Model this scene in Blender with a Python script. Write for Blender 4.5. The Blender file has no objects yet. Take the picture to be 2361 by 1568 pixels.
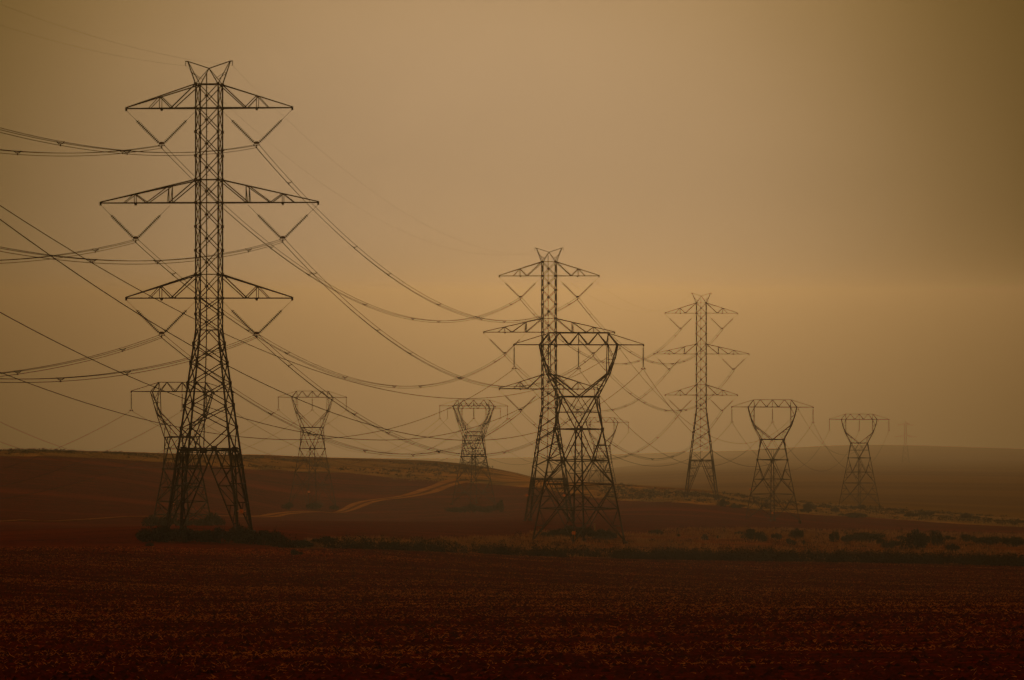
import bpy, math, random
import numpy as np
from mathutils import Vector, Matrix
random.seed(7); rng = np.random.default_rng(11)
S = bpy.context.scene
COL = S.collection

# ------------------------------------------------------------------ camera
# eye at the origin looking along +Y; FPX = focal length in the pixels of a 2361 px wide print of the photograph
FPX, CU, HV = 10083.0, 1180.5, 700.0
cam = bpy.data.cameras.new("camera")
cam.sensor_width = 36.0
cam.lens = 36.0 * FPX / 2361.0
cam.shift_y = (HV - 784.0) / 2361.0
cam.clip_start = 1.0
cam.clip_end = 20000.0
camo = bpy.data.objects.new("camera", cam)
camo.rotation_euler = (math.radians(90), 0, 0)
COL.objects.link(camo)
S.camera = camo

# ------------------------------------------------------------------ sky, sun, exposure
SUN_EL, SUN_AZ = math.radians(3.0), math.radians(1.0)
SUN_E, SUN_ANGLE = 0.92, 1.0
SUN_DIR = Vector((math.sin(SUN_AZ)*math.cos(SUN_EL), math.cos(SUN_AZ)*math.cos(SUN_EL), math.sin(SUN_EL)))
# the cloud is thinnest a little left of and above the sun, so its bright patch sits there
PATCH_EL, PATCH_AZ = math.radians(-0.4), math.radians(-0.6)
PATCH_DIR = Vector((math.sin(PATCH_AZ)*math.cos(PATCH_EL), math.cos(PATCH_AZ)*math.cos(PATCH_EL), math.sin(PATCH_EL)))
EXPOSURE = -4.2
HAZE_D, HAZE_G = 0.000115, 0.89
HAZE_COL = (0.95, 0.75, 0.46)
SKY_STR = 0.15
SKY_TINT, SKY_EDGE = (9.8, 6.35, 3.4), (9.4, 5.2, 1.1)      # dust hue in the bright patch and away from it
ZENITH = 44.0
GLOW_W, GLOW_BASE = 6.8, 0.2 # width in degrees of the bright patch round the hidden sun, and the level of the rest of the sky
world = bpy.data.worlds.new("World")
S.world = world
world.use_nodes = True
nt = world.node_tree
nt.nodes.clear()
wo = nt.nodes.new("ShaderNodeOutputWorld")
bg = nt.nodes.new("ShaderNodeBackground")
sky = nt.nodes.new("ShaderNodeTexSky")
sky.sky_type = 'NISHITA'
sky.sun_disc = False
sky.sun_elevation = SUN_EL
sky.sun_rotation = SUN_AZ
sky.air_density = 1.0
sky.dust_density = 6.0
sky.ozone_density = 1.0
tc = nt.nodes.new("ShaderNodeTexCoord")
# thick cloud smears the clear sky's gradient: look it up at one mean height
flat = nt.nodes.new("ShaderNodeVectorMath"); flat.operation = 'MULTIPLY_ADD'
flat.inputs[1].default_value = (1, 1, 0.35); flat.inputs[2].default_value = (0, 0, 0.38)
nrm = nt.nodes.new("ShaderNodeVectorMath"); nrm.operation = 'NORMALIZE'
nt.links.new(tc.outputs["Generated"], flat.inputs[0]); nt.links.new(flat.outputs[0], nrm.inputs[0]); nt.links.new(nrm.outputs[0], sky.inputs[0])
# and the sun shows through it as a broad bright patch
dot = nt.nodes.new("ShaderNodeVectorMath"); dot.operation = 'DOT_PRODUCT'
dot.inputs[1].default_value = PATCH_DIR
nt.links.new(tc.outputs["Generated"], dot.inputs[0])
def wmath(op, a, b):
    x = nt.nodes.new("ShaderNodeMath"); x.operation = op
    for i, q in ((0, a), (1, b)):
        if isinstance(q, (int, float)): x.inputs[i].default_value = q
        else: nt.links.new(q, x.inputs[i])
    return x.outputs[0]
ang2 = wmath('MULTIPLY', wmath('SUBTRACT', 1.0, dot.outputs["Value"]), 2.0 / math.radians(GLOW_W) ** 2)
patch = wmath('EXPONENT', wmath('MULTIPLY', wmath('MULTIPLY', ang2, ang2), -1.0), 0.0)
glow = wmath('ADD', wmath('MULTIPLY', patch, 1.0 - GLOW_BASE), GLOW_BASE)
cloud = nt.nodes.new("ShaderNodeTexNoise"); cloud.inputs["Scale"].default_value = 9.0; cloud.inputs["Detail"].default_value = 5.0
cmap = nt.nodes.new("ShaderNodeMapping"); cmap.inputs["Scale"].default_value = (1, 1, 2.2)
nt.links.new(tc.outputs["Generated"], cmap.inputs[0]); nt.links.new(cmap.outputs[0], cloud.inputs["Vector"])
glow = wmath('MULTIPLY', glow, wmath('ADD', wmath('MULTIPLY', cloud.outputs[0], 0.30), 0.85))
# overcast: the cloud overhead is brighter than along the horizon
sep = nt.nodes.new("ShaderNodeSeparateXYZ"); nt.links.new(tc.outputs["Generated"], sep.inputs[0])
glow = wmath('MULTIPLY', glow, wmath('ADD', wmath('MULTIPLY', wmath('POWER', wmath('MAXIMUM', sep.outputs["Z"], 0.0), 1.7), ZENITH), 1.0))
tint = nt.nodes.new("ShaderNodeMix"); tint.data_type = 'RGBA'; tint.blend_type = 'MULTIPLY'
tint.inputs[0].default_value = 1.0
hue = nt.nodes.new("ShaderNodeMix"); hue.data_type = 'RGBA'
hue.inputs[6].default_value = (*SKY_EDGE, 1); hue.inputs[7].default_value = (*SKY_TINT, 1)
nt.links.new(patch, hue.inputs[0]); nt.links.new(hue.outputs[2], tint.inputs[7])
# brown dust takes the blue out of every part of the sky: keep its brightness, give it the dust's hue
bw = nt.nodes.new("ShaderNodeRGBToBW")
nt.links.new(sky.outputs[0], bw.inputs[0]); nt.links.new(bw.outputs[0], tint.inputs[6])
nt.links.new(tint.outputs[2], bg.inputs[0])
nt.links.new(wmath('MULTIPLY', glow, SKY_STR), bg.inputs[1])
nt.links.new(bg.outputs[0], wo.inputs[0])
sun = bpy.data.lights.new("sun", 'SUN')
sun.energy = SUN_E
sun.angle = math.radians(SUN_ANGLE)
sun.color = (1.0, 0.74, 0.47)
suno = bpy.data.objects.new("sun", sun)
suno.rotation_euler = (-SUN_DIR).to_track_quat('-Z', 'Y').to_euler()
suno.location = (0, 0, 120)
COL.objects.link(suno)
S.view_settings.view_transform = 'Standard'
S.view_settings.look = 'None'
S.view_settings.exposure = EXPOSURE
S.view_settings.gamma = 1.0
S.view_settings.use_curve_mapping = False
S.cycles.use_denoising = True
S.cycles.volume_bounces = 0
S.cycles.max_bounces = 4

# ------------------------------------------------------------------ helpers
def tag(o, label=None, cat=None, group=None, kind=None):
    if label: o["label"] = label
    if cat: o["category"] = cat
    if group: o["group"] = group
    if kind: o["kind"] = kind
    return o

def empty(name, loc, rz=0.0):
    o = bpy.data.objects.new(name, None)
    o.empty_display_size = 2.0
    o.location = loc
    o.rotation_euler = (0, 0, rz)
    COL.objects.link(o)
    return o

class MB:
    """collects bars, boxes, tubes and discs and links them as one mesh"""
    def __init__(self): self.v = []; self.f = []
    K = 1.0
    def bar(self, p, q, w, w2=None):
        w = w * MB.K; w2 = w2 * MB.K if w2 else None
        p = Vector(p); q = Vector(q); d = q - p
        if d.length < 1e-6: return
        d.normalize()
        a = d.cross(Vector((0, 0, 1)) if abs(d.z) < 0.95 else Vector((0, 1, 0))).normalized()
        b = d.cross(a).normalized()
        h = w / 2; h2 = (w2 or w) / 2
        # rolled steel angle: two thin legs meeting in a corner
        t = w * 0.28
        prof = [(-h, -h), (h, -h), (h, -h + t), (-h + t, -h + t), (-h + t, h), (-h, h)]
        n = len(self.v)
        for c, s in ((p, 1), (q, h2 / h)):
            for x, y in prof: self.v.append(c + a * x * s + b * y * s)
        k = 6
        for i in range(k): self.f.append((n + i, n + (i + 1) % k, n + k + (i + 1) % k, n + k + i))
        self.f.append((n, n + 3, n + 2, n + 1)); self.f.append((n, n + 5, n + 4, n + 3))
        self.f.append((n + 6, n + 7, n + 8, n + 9)); self.f.append((n + 6, n + 9, n + 10, n + 11))
    def box(self, c, sx, sy, sz):
        n = len(self.v); c = Vector(c)
        for z in (-sz, sz):
            for x, y in ((-sx, -sy), (sx, -sy), (sx, sy), (-sx, sy)): self.v.append(c + Vector((x / 2, y / 2, z / 2)))
        for f in ((3, 2, 1, 0), (4, 5, 6, 7), (0, 1, 5, 4), (1, 2, 6, 5), (2, 3, 7, 6), (3, 0, 4, 7)): self.f.append(tuple(n + i for i in f))
    def tube(self, pts, r, k=5, caps=True):
        n0 = len(self.v); m = len(pts)
        for i, p in enumerate(pts):
            d = (Vector(pts[min(i + 1, m - 1)]) - Vector(pts[max(i - 1, 0)])).normalized()
            a = d.cross(Vector((0, 0, 1)) if abs(d.z) < 0.95 else Vector((0, 1, 0))).normalized()
            b = d.cross(a)
            rr = r[i] if isinstance(r, (list, tuple)) else r
            for j in range(k):
                t = 2 * math.pi * j / k
                self.v.append(Vector(p) + a * math.cos(t) * rr + b * math.sin(t) * rr)
        for i in range(m - 1):
            for j in range(k):
                self.f.append((n0 + i * k + j, n0 + i * k + (j + 1) % k, n0 + (i + 1) * k + (j + 1) % k, n0 + (i + 1) * k + j))
        if caps:
            self.f.append(tuple(n0 + j for j in reversed(range(k))))
            self.f.append(tuple(n0 + (m - 1) * k + j for j in range(k)))
    def prism(self, outline, y0, y1):
        """flat outline in x,z given thickness along y"""
        n = len(self.v); k = len(outline)
        for y in (y0, y1):
            for x, z in outline: self.v.append(Vector((x, y, z)))
        self.f.append(tuple(n + i for i in range(k))); self.f.append(tuple(n + k + i for i in reversed(range(k))))
        for i in range(k): self.f.append((n + (i + 1) % k, n + i, n + k + i, n + k + (i + 1) % k))
    def shift(self, off):
        off = Vector(off); self.v = [p + off for p in self.v]; return self
    def build(self, name, mat, parent=None, smooth=False):
        me = bpy.data.meshes.new(name)
        me.from_pydata([tuple(p) for p in self.v], [], self.f)
        me.materials.append(mat)
        if smooth: me.polygons.foreach_set("use_smooth", [True] * len(me.polygons))
        o = bpy.data.objects.new(name, me)
        COL.objects.link(o)
        if parent: o.parent = parent
        return o

def np_mesh(name, verts, faces, mat):
    """one mesh from numpy arrays of verts (n,3) and faces (m,k)"""
    me = bpy.data.meshes.new(name)
    verts = np.asarray(verts, np.float32); faces = np.asarray(faces, np.int32)
    k = faces.shape[1]
    me.vertices.add(len(verts)); me.vertices.foreach_set("co", verts.ravel())
    me.loops.add(faces.size); me.loops.foreach_set("vertex_index", faces.ravel())
    me.polygons.add(len(faces))
    me.polygons.foreach_set("loop_start", np.arange(0, faces.size, k, dtype=np.int32))
    me.update(calc_edges=True); me.validate()
    me.materials.append(mat)
    o = bpy.data.objects.new(name, me); COL.objects.link(o)
    return o

# ------------------------------------------------------------------ materials
def mat_new(name):
    m = bpy.data.materials.new(name); m.use_nodes = True
    return m, m.node_tree, m.node_tree.nodes["Principled BSDF"]
def noise_mix(name, c1, c2, scale, rough=0.9, metallic=0.0, detail=4.0, lo=0.35, hi=0.65, spec=0.2):
    m, t, b = mat_new(name)
    tc = t.nodes.new("ShaderNodeNewGeometry")
    n = t.nodes.new("ShaderNodeTexNoise"); n.inputs["Scale"].default_value = scale; n.inputs["Detail"].default_value = detail
    mr = t.nodes.new("ShaderNodeMapRange"); mr.inputs[1].default_value = lo; mr.inputs[2].default_value = hi
    mx = t.nodes.new("ShaderNodeMix"); mx.data_type = 'RGBA'
    mx.inputs[6].default_value = (*c1, 1); mx.inputs[7].default_value = (*c2, 1)
    t.links.new(tc.outputs["Position"], n.inputs["Vector"]); t.links.new(n.outputs[0], mr.inputs[0])
    t.links.new(mr.outputs[0], mx.inputs[0]); t.links.new(mx.outputs[2], b.inputs["Base Color"])
    b.inputs["Roughness"].default_value = rough; b.inputs["Metallic"].default_value = metallic
    b.inputs["Specular IOR Level"].default_value = spec
    return m
M_STEEL = noise_mix("weathered_steel", (0.028, 0.023, 0.018), (0.060, 0.050, 0.038), 1.3, 0.75, 0.2)
M_WIRE = noise_mix("conductor_aluminium", (0.03, 0.025, 0.018), (0.05, 0.04, 0.028), 0.8, 0.7, 0.2)
M_GLASS = noise_mix("green_insulator_glass", (0.012, 0.05, 0.022), (0.02, 0.075, 0.035), 3.0, 0.35, 0.0, spec=0.5)
M_YOKE = noise_mix("rusty_yoke", (0.09, 0.04, 0.02), (0.14, 0.06, 0.03), 3.0, 0.8)
M_SIGN = noise_mix("orange_sign_paint", (0.85, 0.20, 0.03), (0.92, 0.28, 0.06), 2.0, 0.6)
M_LEAF = noise_mix("dark_shrub_leaf", (0.004, 0.005, 0.002), (0.013, 0.012, 0.004), 1.1, 0.8)
M_TWIG = noise_mix("shrub_twig", (0.02, 0.012, 0.006), (0.03, 0.02, 0.01), 2.0, 0.9)
M_REED = noise_mix("dark_weed", (0.008, 0.003, 0.001), (0.03, 0.010, 0.003), 0.35, 0.9)
M_GRASS = noise_mix("dry_grass", (0.13, 0.04, 0.010), (0.42, 0.17, 0.04), 0.25, 0.9)
M_STRAW = noise_mix("straw", (0.40, 0.07, 0.008), (0.90, 0.32, 0.04), 0.9, 0.8)
M_POST = noise_mix("pale_post", (0.35, 0.25, 0.12), (0.45, 0.33, 0.18), 2.0, 0.8)
M_CLOD = noise_mix("soil_clod", (0.012, 0.0015, 0.0006), (0.10, 0.010, 0.0025), 1.2, 1.0, spec=0.0)
M_SCRUB = noise_mix("strip_scrub", (0.018, 0.016, 0.006), (0.05, 0.038, 0.014), 0.12, 0.9)
M_PALEGRASS = noise_mix("pale_strip_grass", (0.26, 0.14, 0.035), (0.40, 0.23, 0.06), 0.15, 0.9)

CTRL=[]
for u in (-2000,-1000,0,1180,2361,3300,4400): CTRL+= [(u,3,-1.7),(u,30,-3.2),(u,130,-11.2),(u,300,-20.5)]
def P(u,v,d): CTRL.append((u,d,-(v-HV)/FPX*d))
for a in [(-2000,1236,480),(-1000,1250,500),(0,1264,520),(480,1264,532),(1180,1282,585),(1334,1287,600),(1800,1296,620),(2361,1306,640),(3300,1325,680),(4400,1340,700),
 (480,1236,552),(0,1222,700),(420,1213,877),(0,1140,1150),(0,1037,1500),(300,1042,1550),(-1000,1030,1450),(-1000,1150,1000),(-2000,1030,1400),(-2000,1150,950),
 (720,1172,1320),(600,1048,1650),(800,1057,1720),(720,1200,1000),(1092,1163,1330),(1000,1070,1850),(1180,1088,1850),
 (1388,1113,1550),(1388,1150,1350),(1388,1151,1704),(1266,1201,924),(1334,1252,700),(1617,1148,1276),(1617,1128,1500),(1781,1202,1120),(1781,1168,1380),(1781,1240,760),
 (1981,1167,1533),(1981,1240,850),(2361,1206,1350),(2361,1177,1700),(2361,1250,800),(2361,1124,2400),(3300,1215,1400),(3300,1130,2400),(3300,1260,850),(4400,1215,1400),(4400,1130,2400),
 (1700,1118,2400),(2000,1120,2400),(1700,1086,4000),(2000,1086,4000),(2361,1090,4000),(3300,1095,4000),(4400,1095,4000),
 (1700,1056,9000),(2000,1052,9000),(2361,1056,9000),(3300,1060,9000),(4400,1060,9000),
 (1200,1078,15000),(1400,1066,15000),(1600,1047,15000),(1800,1034,15000),(2000,1027,15000),(2361,1039,15000),(3300,1040,15000),(4400,1040,15000),
 (1000,1085,15000),(700,1090,15000),(0,1090,15000),(-1000,1090,15000),(-2000,1090,15000),
 (1100,1120,4000),(700,1130,4000),(0,1130,4000),(-1000,1130,4000),(-2000,1130,4000),(1400,1098,4000),(1400,1080,9000)]: P(*a)
for u in (-2000,-1000,0,500,900): CTRL.append((u,2300,-112))
CTRL+= [(1180,2500,-112)]
for u in (-2000,-1000,0,700,1400,2000,2361,3300,4400): CTRL.append((u,17000,-578))
A=np.array(CTRL,float)
def coord(u,d): return np.stack([np.asarray(u)/900.,np.log(np.asarray(d,float))*2.2],-1)
X=coord(A[:,0],A[:,1]); n=len(A)
def K(r2): return np.where(r2>0,.5*r2*np.log(np.maximum(r2,1e-12)),0.)
def d2(a,b): return ((a[...,None,:]-b)**2).sum(-1)
M_ = np.zeros((n+3, n+3)); M_[:n,:n] = K(d2(X,X)) + np.eye(n)*2e-3; M_[:n,n] = 1; M_[:n,n+1:] = X; M_[n:,:n] = M_[:n,n:].T
RBF = np.linalg.solve(M_, np.r_[A[:,2], 0, 0, 0])
def height(u, d):
    """ground height by azimuth (as photo column) and distance"""
    q = coord(u, d); qf = q.reshape(-1, 2); out = np.empty(len(qf))
    for i in range(0, len(qf), 8000):
        b = qf[i:i+8000]; out[i:i+8000] = K(d2(b, X)) @ RBF[:n] + RBF[n] + b @ RBF[n+1:]
    return out.reshape(q.shape[:-1])
def gz(x, y): return float(height(np.array([CU + x / y * FPX]), np.array([y]))[0])
_DS = np.exp(np.linspace(math.log(100), math.log(16000), 2600))
_rowcache = {}
def dist_at(u, v):
    """distance at which the ground shows at photo column u, row v"""
    k = round(u)
    if k not in _rowcache: _rowcache[k] = HV - height(np.full(len(_DS), float(k)), _DS) / _DS * FPX
    i = int(np.argmax(_rowcache[k] <= v))
    return float(_DS[i])
def gpt(u, v, dz=0.0):
    d = dist_at(u, v); x = (u - CU) / FPX * d
    return Vector((x, d, gz(x, d) + dz))

# ------------------------------------------------------------------ ground zones (distances along each azimuth)
def curve(tab):
    us = np.array([t[0] for t in tab], float); dd = np.array([dist_at(*t) for t in tab])
    return lambda u: np.interp(u, us, dd)
EDGE = curve([(0,1262),(480,1264),(700,1266),(1180,1281),(1334,1286),(1800,1296),(2361,1307)])
VERGE_TOP = curve([(0,1261.5),(560,1262),(650,1258),(760,1250),(1000,1244),(1180,1238),(1260,1224),(1334,1228),(1480,1230),(1781,1220),(2000,1222),(2361,1232)])
STRIP_NEAR = curve([(0,1052),(300,1060),(547,1080),(800,1090),(950,1107),(1100,1114),(1239,1125),(1388,1150),(1500,1158),(1617,1163),(1781,1179),(1981,1191),(2361,1216)])
STRIP_FAR = curve([(0,1040),(300,1046),(547,1053),(800,1062),(950,1070),(1100,1079),(1239,1096),(1388,1114),(1500,1126),(1617,1134),(1781,1152),(1981,1166),(2361,1196)])

NA, ND = 380, 580
ua = np.linspace(-2000, 4400, NA)
da = np.exp(np.linspace(math.log(3.0), math.log(16500), ND))
UU, DD = np.meshgrid(ua, da, indexing='ij')
ZZ = height(UU, DD)
XX = (UU - CU) / FPX * DD
gv = np.stack([XX, DD, ZZ], -1).reshape(-1, 3)
idx = np.arange(NA * ND).reshape(NA, ND)
gf = np.stack([idx[:-1, :-1], idx[1:, :-1], idx[1:, 1:], idx[:-1, 1:]], -1).reshape(-1, 4)

def ground_material():
    m, t, b = mat_new("ploughed_ground")
    L = t.links.new
    geo = t.nodes.new("ShaderNodeNewGeometry")
    def noise(scale, detail=5, stretch=(1, 1, 1), rough=0.55):
        mp = t.nodes.new("ShaderNodeMapping"); mp.inputs["Scale"].default_value = stretch
        nn = t.nodes.new("ShaderNodeTexNoise"); nn.inputs["Scale"].default_value = scale; nn.inputs["Detail"].default_value = detail
        nn.inputs["Roughness"].default_value = rough
        L(geo.outputs["Position"], mp.inputs[0]); L(mp.outputs[0], nn.inputs["Vector"])
        return nn.outputs[0]
    def rng_(x, a, c, lo=0.0, hi=1.0):
        r = t.nodes.new("ShaderNodeMapRange"); r.inputs[1].default_value = a; r.inputs[2].default_value = c
        r.inputs[3].default_value = lo; r.inputs[4].default_value = hi
        L(x, r.inputs[0]); return r.outputs[0]
    def mix(f, c1, c2):
        x = t.nodes.new("ShaderNodeMix"); x.data_type = 'RGBA'
        L(f, x.inputs[0])
        for i, c in ((6, c1), (7, c2)):
            if isinstance(c, tuple): x.inputs[i].default_value = (*c, 1)
            else: L(c, x.inputs[i])
        return x.outputs[2]
    def math_(op, a, c):
        x = t.nodes.new("ShaderNodeMath"); x.operation = op
        for i, q in ((0, a), (1, c)):
            if isinstance(q, (int, float)): x.inputs[i].default_value = q
            else: L(q, x.inputs[i])
        return x.outputs[0]
    def attr(nm):
        x = t.nodes.new("ShaderNodeAttribute"); x.attribute_name = nm; return x.outputs["Fac"]
    # soil: dark red earth in drill rows across the slope, straw litter lying in streaks
    row = noise(0.5, 6, (0.22, 1.6, 1.0))
    fine = noise(2.6, 7, (0.55, 1.0, 1.0), 0.72)
    clod = noise(2.4, 7, (0.6, 0.9, 1.0), 0.75)
    patch = noise(0.018, 4, (0.35, 1.0, 1.0))
    soil = mix(rng_(row, 0.38, 0.66), SOIL_DARK, SOIL_LIGHT)
    soil = mix(math_('MULTIPLY', rng_(fine, 0.52, 0.74), rng_(patch, 0.36, 0.62)), soil, SOIL_STRAW)
    soil = mix(rng_(clod, 0.43, 0.57, 0.95, 0.0), soil, SOIL_HOLE_SHADE)  # shade of the hollows between clods, painted into the soil colour
    soil = mix(rng_(noise(0.035, 5, (0.16, 1.0, 1.0)), 0.50, 0.70, 0.0, 0.6), soil, SOIL_PALE)
    wv = t.nodes.new('ShaderNodeTexWave'); wv.wave_type = 'BANDS'; wv.bands_direction = 'Y'; wv.inputs['Scale'].default_value = 0.022; wv.inputs['Distortion'].default_value = 5.0; wv.inputs['Detail'].default_value = 3.0; wv.inputs['Detail Scale'].default_value = 0.35
    L(geo.outputs['Position'], wv.inputs['Vector'])
    soil = mix(rng_(wv.outputs['Fac'], 0.75, 0.99, 0.0, 0.14), soil, SOIL_PALE)
    # pale grass strip with darker heath patches
    sg = mix(rng_(noise(0.05, 6, (1.0, 0.45, 1.0)), 0.42, 0.60), STRIP_PALE, STRIP_DARK)
    verge = mix(rng_(noise(0.22, 6, (0.8, 0.6, 1.0)), 0.40, 0.64), VERGE_PALE, VERGE_DARK)
    brk = math_('SUBTRACT', noise(0.06, 5), 0.5)
    brk2 = math_('SUBTRACT', noise(0.3, 5), 0.5)
    c = mix(rng_(math_('ADD', attr("strip"), math_('MULTIPLY', brk, 1.6)), -0.12, 0.12), soil, sg)
    c = mix(rng_(math_('ADD', attr("verge"), math_('MULTIPLY', brk2, 1.2)), -0.15, 0.15), c, verge)
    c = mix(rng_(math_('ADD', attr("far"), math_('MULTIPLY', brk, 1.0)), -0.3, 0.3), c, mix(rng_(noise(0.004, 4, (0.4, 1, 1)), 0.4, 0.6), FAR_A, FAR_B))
    L(c, b.inputs["Base Color"])
    b.inputs["Roughness"].default_value = 1.0
    b.inputs["Specular IOR Level"].default_value = 0.0
    bp = t.nodes.new("ShaderNodeBump"); bp.inputs["Strength"].default_value = 0.6; bp.inputs["Distance"].default_value = 0.35
    L(math_('ADD', row, math_('MULTIPLY', fine, 0.6)), bp.inputs["Height"]); L(bp.outputs[0], b.inputs["Normal"])
    return m
SOIL_HOLE_SHADE = (0.012, 0.001, 0.0004)
SOIL_DARK = (0.040, 0.0035, 0.001)
SOIL_LIGHT = (0.27, 0.018, 0.003)
SOIL_STRAW = (0.50, 0.11, 0.012)
SOIL_PALE = (0.24, 0.030, 0.005)
STRIP_PALE = (0.45, 0.20, 0.04)
STRIP_DARK = (0.13, 0.065, 0.015)
VERGE_PALE = (0.24, 0.06, 0.010)
VERGE_DARK = (0.03, 0.007, 0.002)
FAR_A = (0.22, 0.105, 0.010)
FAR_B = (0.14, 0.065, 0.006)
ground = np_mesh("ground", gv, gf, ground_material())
ground.data.polygons.foreach_set("use_smooth", [True] * len(gf))
tag(ground, kind="structure")
def set_attr(nm, vals):
    a = ground.data.attributes.new(nm, 'FLOAT', 'POINT'); a.data.foreach_set("value", np.clip(vals, -1, 1).astype(np.float32).ravel())
sn, sf = STRIP_NEAR(UU), STRIP_FAR(UU)
set_attr("strip", np.minimum((DD - sn) / 26.0, (sf - DD) / 26.0))
ed, vt = EDGE(UU), VERGE_TOP(UU)
set_attr("verge", np.where(vt > ed + 3, np.minimum((DD - ed) / 3.0, (vt - DD) / 9.0), -1))
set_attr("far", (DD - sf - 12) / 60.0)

# ------------------------------------------------------------------ dirt track
track_line = [(1075,1106),(1045,1113),(1010,1125),(975,1137),(935,1146),(899,1151),(868,1155),(840,1161),(820,1168),(802,1177),(775,1183),
              (735,1181),(694,1182),(650,1186),(612,1192),(560,1192),(478,1190),(400,1191),(290,1193),(230,1197),(171,1200.5),(100,1203),(58,1200),(0,1203),(-120,1206)]
tp = [gpt(u, v) for u, v in track_line]
tw = []
for i in range(len(tp) - 1):
    for k in range(10):
        f = k / 10
        p0, p1, p2, p3 = tp[max(i-1, 0)], tp[i], tp[i+1], tp[min(i+2, len(tp)-1)]
        tw.append(0.5 * ((2*p1) + (p2-p0)*f + (2*p0-5*p1+4*p2-p3)*f*f + (3*p1-p0-3*p2+p3)*f**3))
tw.append(tp[-1])
tv, tf = [], []
def HALF(p):
    c = CU + p.x / p.y * FPX
    return float(np.interp(c, [300, 480, 620, 700, 760, 800, 950, 1080], [.8, 1.0, 2.2, 1.6, 1.2, 2.6, 3.6, 4.2])) * (1 + .10 * math.sin(p.y * .09))
for i, p in enumerate(tw):
    d = (tw[min(i+3, len(tw)-1)] - tw[max(i-3, 0)]); d.z = 0; d.normalize()
    s = Vector((d.y, -d.x, 0))
    for j in range(9):
        q = p + s * ((j - 4) / 4 * HALF(p))
        rut = -0.05 if j in (2, 6) else 0.02
        tv.append((q.x, q.y, gz(q.x, q.y) + 0.14 + rut))
for i in range(len(tw) - 1):
    for j in range(8):
        a = i * 9 + j
        tf.append((a, a + 1, a + 10, a + 9))
M_TRACK = noise_mix("track_dirt", (0.26, 0.075, 0.010), (0.48, 0.18, 0.03), 0.16, 1.0, detail=6, lo=0.3, hi=0.7, spec=0.0)
track = np_mesh("dirt_track", tv, tf, M_TRACK)
track.data.materials.append(noise_mix("track_median", (0.05, 0.012, 0.003), (0.20, 0.07, 0.014), 0.5, 1.0, detail=5, spec=0.0))
mi = np.zeros(len(tf), np.int32); mi[3::8] = 1; mi[4::8] = 1        # weedy strip between the two wheel ruts
track.data.polygons.foreach_set("material_index", mi)
tag(track, kind="structure")

# ------------------------------------------------------------------ straw litter on the near field, one mass of stalks
def scatter(nn, u0, u1, d0f, d1f, power=1.0):
    u = rng.uniform(u0, u1, nn); f = rng.uniform(0, 1, nn) ** power
    d = d0f(u) + (d1f(u) - d0f(u)) * f
    return u, d
def vnoise(x, y, s):
    """cheap smooth value noise"""
    x = np.asarray(x) / s; y = np.asarray(y) / s
    xi = np.floor(x).astype(int); yi = np.floor(y).astype(int); fx = x - xi; fy = y - yi
    fx = fx*fx*(3-2*fx); fy = fy*fy*(3-2*fy)
    def h(a, b): return np.modf(np.abs(np.sin(a * 127.1 + b * 311.7) * 43758.5453))[0]
    return (h(xi, yi)*(1-fx)+h(xi+1, yi)*fx)*(1-fy) + (h(xi, yi+1)*(1-fx)+h(xi+1, yi+1)*fx)*fy
def stalks(name, u, d, length, width, tilt, mat, lift=0.0, across=False):
    """three sided tapering stalks"""
    m = len(u); x = (u - CU) / FPX * d; z = height(u, d)
    if across: az = rng.normal(0, 0.6, m) + (rng.random(m) < 0.5) * math.pi
    else: az = rng.uniform(0, 2 * math.pi, m)
    ln = length * rng.uniform(0.5, 1.5, m); el = np.clip(rng.normal(tilt[0], tilt[1], m), 0.02, 1.55)
    dx, dy, dz = np.cos(az)*np.cos(el), np.sin(az)*np.cos(el), np.sin(el)
    base = np.stack([x, d, z + lift], -1); tip = base + np.stack([dx, dy, dz], -1) * ln[:, None]
    sx = np.stack([-np.sin(az), np.cos(az), np.zeros(m)], -1); sz = np.cross(np.stack([dx, dy, dz], -1), sx)
    w = (width * rng.uniform(0.6, 1.4, m))[:, None]
    V = np.empty((m, 4, 3))
    for k in range(3):
        a = 2 * math.pi * k / 3; V[:, k] = base + (sx * math.cos(a) + sz * math.sin(a)) * w
    V[:, 3] = tip
    i0 = np.arange(m)[:, None] * 4
    Fc = np.concatenate([i0 + np.array([[0, 1, 3]]), i0 + np.array([[1, 2, 3]]), i0 + np.array([[2, 0, 3]])], 0)
    return np_mesh(name, V.reshape(-1, 3), Fc, mat)
NEAR = lambda u: np.full_like(u, 108.0)
u, d = scatter(300000, -150, 2520, NEAR, lambda u: EDGE(u) - 2, 0.85)
x = (u - CU) / FPX * d
keep = (vnoise(x * 0.45, d, 1.6) * 0.45 + vnoise(x * 0.2 + 40, d + 9, 8.0) * 0.35 + vnoise(x * 0.15, d, 34.0) * 0.2 + .03 * np.sin(2 * math.pi * (d + .03 * x + 6 * vnoise(x, d, 60.0)) / 27.0) + .04 * np.sin(2 * math.pi * (d + .03 * x) / 6.1)) > rng.normal(0.60, 0.13, len(u))
u, d = u[keep], d[keep]
tag(stalks("stubble", u, d, 0.15, 0.011, (0.35, 0.35), M_STRAW, 0.03, True), "straw litter scattered over the dark red ploughed field in front", "straw", kind="stuff")
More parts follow.
